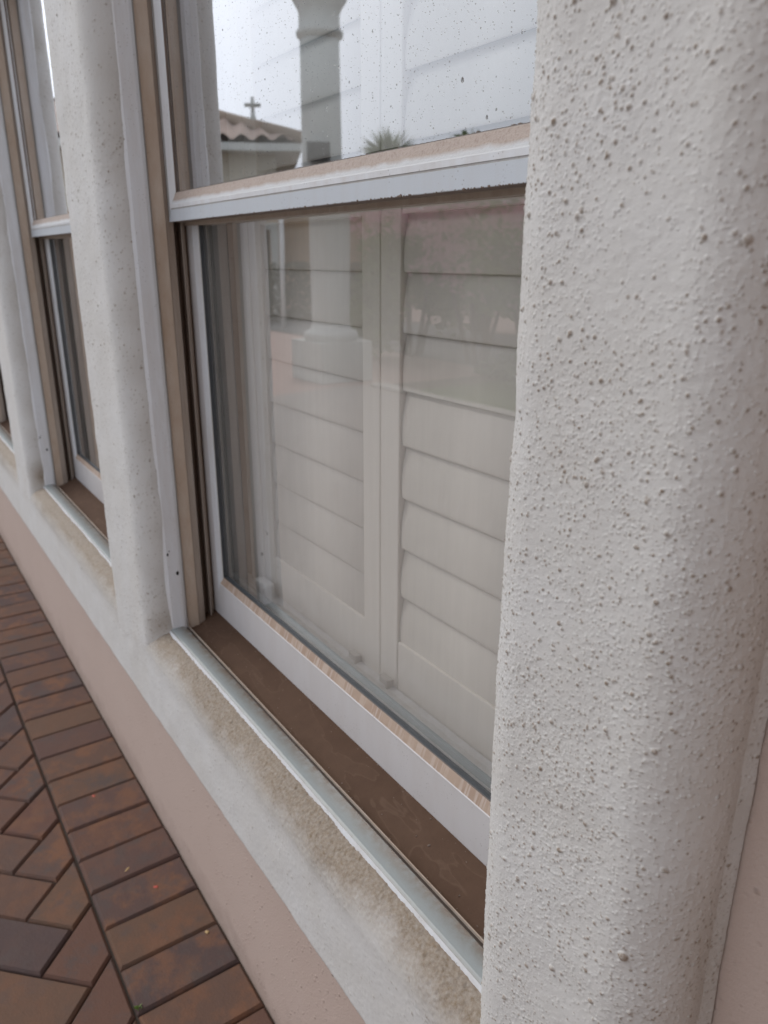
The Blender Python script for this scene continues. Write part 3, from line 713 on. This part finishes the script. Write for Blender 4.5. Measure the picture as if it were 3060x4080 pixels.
g = MB(); g.box(-60, 20, -14, -8.4, -EYE-.012, -EYE-.007); tag(g.build('path', M['pink_concrete']), kind='structure')

cx, cy = mir(8.0, -.8625, .5065)
colm = tag(empty('portico_column', (cx, cy, -EYE)), 'tall round pale column with ring base on a square plinth, mirrored in the glass', 'column')
mb = MB(); mb.obox((cx-.31, cy-.31, 0), (1, 0, 0), .62, (0, 1, 0), .62, -EYE, -.80); mb.build('plinth', M['column_paint'], colm)
mb = MB(); mb.lathe((cx, cy), [(.28, -.80), (.29, -.785), (.295, -.75), (.285, -.715), (.25, -.70), (.225, -.68), (.215, -.64)]); mb.build('base', M['column_paint'], colm, True)
mb = MB(); mb.lathe((cx, cy), [(.207, -.64), (.207, .1), (.200, .7), (.190, 1.3), (.182, 1.90)]); mb.build('shaft', M['column_paint'], colm, True)
mb = MB(); mb.lathe((cx, cy), [(.183, 1.90), (.215, 1.93), (.22, 1.96), (.19, 1.99), (.187, 2.10), (.20, 2.14), (.255, 2.22), (.27, 2.30), (.27, 2.36)]); mb.build('capital', M['column_paint'], colm, True)
mb = MB(); mb.obox((cx-.3, cy-.3, 0), (1, 0, 0), .6, (0, 1, 0), .6, 2.36, 2.46); mb.build('abacus', M['column_paint'], colm)
ux, uy = .8625, .5065             # towards the window
bx_, by_ = cx+.19*ux-.03*uy, cy+.19*uy+.03*ux
lamp = tag(empty('dark_box', (bx_, by_, .86)), 'small dark box fixed to the round column, mirrored above the meeting rail', 'box')
mb = MB(); mb.obox((bx_+.11*uy, by_-.11*ux, 0), (ux, uy, 0), .12, (-uy, ux, 0), .22, .86, 1.02); mb.build('housing', M['black_plastic'], lamp)
mb = MB(); mb.obox((bx_+.09*uy+.1205*ux, by_-.09*ux+.1205*uy, 0), (ux, uy, 0), .006, (-uy, ux, 0), .18, .88, 1.0); mb.build('front_panel', M['dark_window'], lamp)

# tiled house across the drive
def house_across():
    D = 18.0
    e1 = Vector((*mir(D, -.876, .480), 0)); el = Vector((*mir(D, -.930, .367), 0))
    u = (el-e1).normalized(); vd = Vector((e1.x+1, e1.y, 0)); v = Vector((u.y, -u.x, 0))
    if v.dot(e1) < 0: v = -v
    LU, LV_ = 9.0, 7.0; ze = 2.25
    root = tag(empty('tiled_house', (e1.x, e1.y, -EYE)), 'tan stone house with a curved clay tile hip roof, mirrored in the window', 'house')
    ov = .55
    o = e1+u*ov+v*ov
    mb = MB(); mb.obox((o.x, o.y, 0), u, LU-2*ov, v, LV_-2*ov, 1.0, ze-.05); mb.build('upper_wall', M['plaster_cream'], root)
    mb = MB(); mb.obox((o.x, o.y, 0), u, LU-2*ov, v, LV_-2*ov, -EYE, 1.0); mb.build('stone_wall', M['stone_wall'], root)
    mb = MB(); mb.obox((e1.x, e1.y, 0), u, LU, v, LV_, ze-.05, ze+.10); mb.build('eave', M['column_paint'], root)
    # hip roof as wavy tile sheets
    hgt = 1.25; hw = LV_/2
    def slope(A, B, C, Dp, nu, nvv):
        mb_ = MB(); vs = []
        for j in range(nvv+1):
            for i in range(nu+1):
                s_ = i/nu; r_ = j/nvv
                p = (A*(1-s_)+B*s_)*(1-r_)+(Dp*(1-s_)+C*s_)*r_
                wd = ((A*(1-s_)+B*s_)-A).length
                along = (B-A).normalized().dot(p-A)
                z = p.z+.055*math.cos(2*math.pi*along/.42)+.05*(1-(r_*nvv/3 % 1))
                vs.append((p.x, p.y, z))
        mb_.add(vs, [(j*(nu+1)+i, j*(nu+1)+i+1, (j+1)*(nu+1)+i+1, (j+1)*(nu+1)+i) for j in range(nvv) for i in range(nu)])
        return mb_.build('roof', M['roof_tile'], root, True)
    Z = lambda p, z: Vector((p.x, p.y, z))
    p00 = Z(e1, ze+.16); p10 = Z(e1+u*LU, ze+.16); p11 = Z(e1+u*LU+v*LV_, ze+.16); p01 = Z(e1+v*LV_, ze+.16)
    r0 = Z(e1+u*hw+v*hw, ze+.16+hgt); r1 = Z(e1+u*(LU-hw)+v*hw, ze+.16+hgt)
    slope(p00, p10, r1, r0, 200, 30); slope(p01, p00, r0, r0+(r0-p00)*1e-3, 160, 30); slope(p10, p11, r1, r1, 120, 24); slope(p11, p01, r0, r1, 160, 24)
    mb = MB(); mb.tube(p00+Vector((0, 0, .05)), r0+Vector((0, 0, .08)), .13, .13, 12); mb.tube(r0+Vector((0, 0, .08)), r1+Vector((0, 0, .08)), .13, .13, 12); mb.build('ridge', M['ridge_tile'], root, True)
    lo, hi = 0.0, 1.0
    for _ in range(40):
        k = (lo+hi)/2; q = p00*(1-k)+r0*k
        if q.x/(2*YG-q.y) > -2.097: lo = k
        else: hi = k
    f = p00*(1-k)+r0*k
    mb = MB(); mb.tube(f, f+Vector((0, 0, .34)), .10, .035, 10); mb.tube(f+Vector((0, 0, .34)), f+Vector((0, 0, .62)), .042, .035, 8)
    mb.tube(f+Vector((-.17*u.x, -.17*u.y, .46)), f+Vector((.17*u.x, .17*u.y, .46)), .042, .042, 8)
    mb.build('finial', M['finial_stone'], root, True)
    for (a, z0, w_, h_) in ((1.0, .25, .55, .75), (3.2, .2, .8, .9), (5.2, .2, .8, .9)):
        q = o+u*a-v*.03
        mb = MB(); mb.obox((q.x, q.y, 0), u, w_, v, .06, z0, z0+h_); wn = mb.build('window', M['dark_window'], root)
        q = o+u*(a-.07)-v*.05
        mb = MB(); mb.obox((q.x, q.y, 0), u, w_+.14, v, .05, z0-.1, z0-.003); mb.build('sill', M['column_paint'], wn)
    q = o+u*.10-v*.14
    mb = MB(); mb.obox((q.x, q.y, 0), u, .16, v, .16, -EYE, .62); q2 = o+u*.72-v*.14; mb.obox((q2.x, q2.y, 0), u, .14, v, .16, -EYE, .62); mb.obox((q.x, q.y, 0), u, .76, v, .16, .623, .78); mb.build('door_surround', M['column_paint'], root)
    q = o+u*.30-v*.02
    mb = MB(); mb.obox((q.x, q.y, 0), u, .40, v, .05, -EYE, .60); mb.build('door', M['dark_window'], root)
    return e1, u, v
house_across()
px, py = mir(14, -.892, .452)
mb = MB(); mb.tube((px, py, -EYE), (px, py, .72), .045, .04, 12); mb.lathe((px, py), [(.04, .72), (.06, .74), (.06, .80), (.01, .84)], 12); tag(mb.build('gate_post', M['white_paint'], None, True), 'slim white post standing in front of the stone house', 'post')

def leaves(n, c, rad, size, seed, squash=(1, 1, 1), shell=0.0, blob=6):
    r = np.random.default_rng(seed); mb = MB()
    cs = r.normal(0, .5, (blob, 3))*np.array(squash); 
    for _ in range(n):
        k = cs[r.integers(blob)]; d = r.normal(0, 1, 3); d /= np.linalg.norm(d); rr = (shell+(1-shell)*r.random()**.6)*.55
        p = (k+d*rr*np.array(squash))*rad
        p = Vector((c[0]+p[0], c[1]+p[1], max(-EYE+.03, c[2]+p[2])))
        a = Vector(r.normal(0, 1, 3)).normalized(); b_ = a.orthogonal().normalized(); s_ = size*r.uniform(.6, 1.4)
        mb.add([tuple(p-a*s_), tuple(p+b_*s_*.45), tuple(p+a*s_), tuple(p-b_*s_*.45)], [(0, 1, 2, 3)])
    return mb
def shrub(name, label, cat, c, rad, n, size, leafm, seed, squash, bloom=0, bloom_c=None):
    root = tag(empty(name, (c[0], c[1], -EYE)), label, cat)
    mb = MB()
    for k in range(7):
        a = k*.9; mb.tube((c[0]+.1*math.cos(a), c[1]+.1*math.sin(a), -EYE), (c[0]+.5*rad*math.cos(a), c[1]+.5*rad*math.sin(a), c[2]+.15*rad), .035, .012, 7)
    mb.build('stem', M['bark'], root)
    leaves(n, c, rad, size, seed, squash).build('foliage', M[leafm], root)
    if bloom:
        leaves(bloom, bloom_c or c, rad*1.08, size*.85, seed+1, (squash[0], squash[1], squash[2]*.42), .55, 11).build('blossoms', M['blossom'], root)
for k, (D, dx, dy, top) in enumerate(((10.2, -.805, .593, .46), (9.4, -.755, .656, .40), (8.8, -.70, .714, .18), (8.4, -.63, .777, .12))):
    X, Y = mir(D, dx, dy)
    shrub('flowering_shrub', ['pink flowering shrub closest to the round column', 'pink flowering shrub, second away from the round column', 'pink flowering shrub, third away from the round column', 'pink flowering shrub farthest from the round column'][k], 'shrub', (X, Y, top-.72), .72, 5200, .06, 'foliage', 100+k, (1, 1, 1.15), 2200, (X, Y, top-.14))
for k, (D, dx, dy, z, r_) in enumerate(((13.5, -.752, .659, .35, 1.05), (12.5, -.70, .714, .35, 1.05), (12, -.62, .785, .0, 1.1))):
    X, Y = mir(D, dx, dy)
    rt = tag(empty('tree', (X, Y, -EYE)), ['low leafy tree behind the shrubs, the one nearest the stone house', 'low leafy tree behind the shrubs, between two others', 'low leafy tree behind the shrubs, farthest from the stone house'][k], 'tree', 'trees behind the flowering shrubs')
    mb = MB(); mb.tube((X, Y, -EYE), (X+.05, Y, z), .12, .06, 10); mb.tube((X, Y, z-.8), (X+.5, Y+.2, z+.2), .05, .02, 8); mb.tube((X, Y, z-.7), (X-.5, Y-.1, z+.3), .05, .02, 8); mb.build('trunk', M['bark'], rt)
    leaves(4200, (X, Y, z), r_, .085, 200+k, (1, 1, .75), .1, 10).build('crown', M['foliage'], rt)
X, Y = mir(16, -.893, .450)
rt = tag(empty('hedge', (X, Y, -EYE)), 'low clipped green hedge at the foot of the stone house', 'hedge')
mb = leaves(3000, (0, 0, 0), 1, .07, 301, (1, 1, 1), 0, 4); 
h2 = MB(); r = np.random.default_rng(5)
for _ in range(5000):
    q = r.random(3); p = Vector((X+(q[0]-.5)*1.1, Y+(q[1]-.5)*5.5, -EYE+q[2]*1.12)); a = Vector(r.normal(0, 1, 3)).normalized(); b_ = a.orthogonal(); s_ = .06
    h2.add([tuple(p-a*s_), tuple(p+b_*s_*.5), tuple(p+a*s_), tuple(p-b_*s_*.5)], [(0, 1, 2, 3)])
h2.build('foliage', M['dark_foliage'], rt)
X, Y = mir(12, -.821, .571)
rt = tag(empty('palm', (X, Y, -EYE)), 'small spiky palm rising above the pink shrubs', 'palm')
mb = MB(); mb.tube((X, Y, -EYE), (X+.03, Y, 1.35), .09, .07, 12); mb.build('trunk', M['bark'], rt, True)
mb = MB(); r = np.random.default_rng(9)
for _ in range(170):
    d = Vector(r.normal(0, 1, 3)); d.z = abs(d.z)*.9+.05; d.normalize(); L = r.uniform(.36, .52); s_ = d.cross(Vector((0, 0, 1))).normalized()*.011
    p = Vector((X+.03, Y, 1.36)); e = p+d*L; mdl = p+d*L*.55+Vector((0, 0, .02))
    mb.add([tuple(p-s_*.6), tuple(p+s_*.6), tuple(mdl+s_), tuple(e), tuple(mdl-s_)], [(0, 1, 2, 3, 4)])
mb.build('crown', M['palm_leaf'], rt)
# far garden wall closing the street
X, Y = mir(24, -.910, .414)
gw = tag(empty('garden_wall', (X, Y, -EYE)), 'long tan garden wall across the street behind the trees', 'wall')
mb = MB(); mb.obox((X, Y, 0), (.83, -.55, 0), 34, (-.55, -.83, 0), .25, -EYE, 1.15); mb.build('wall', M['stone_wall'], gw)
mb = MB(); mb.obox((X-.03, Y+.04, 0), (.83, -.55, 0), 34.06, (-.55, -.83, 0), .32, 1.153, 1.24); mb.build('coping', M['pale_concrete'], gw)
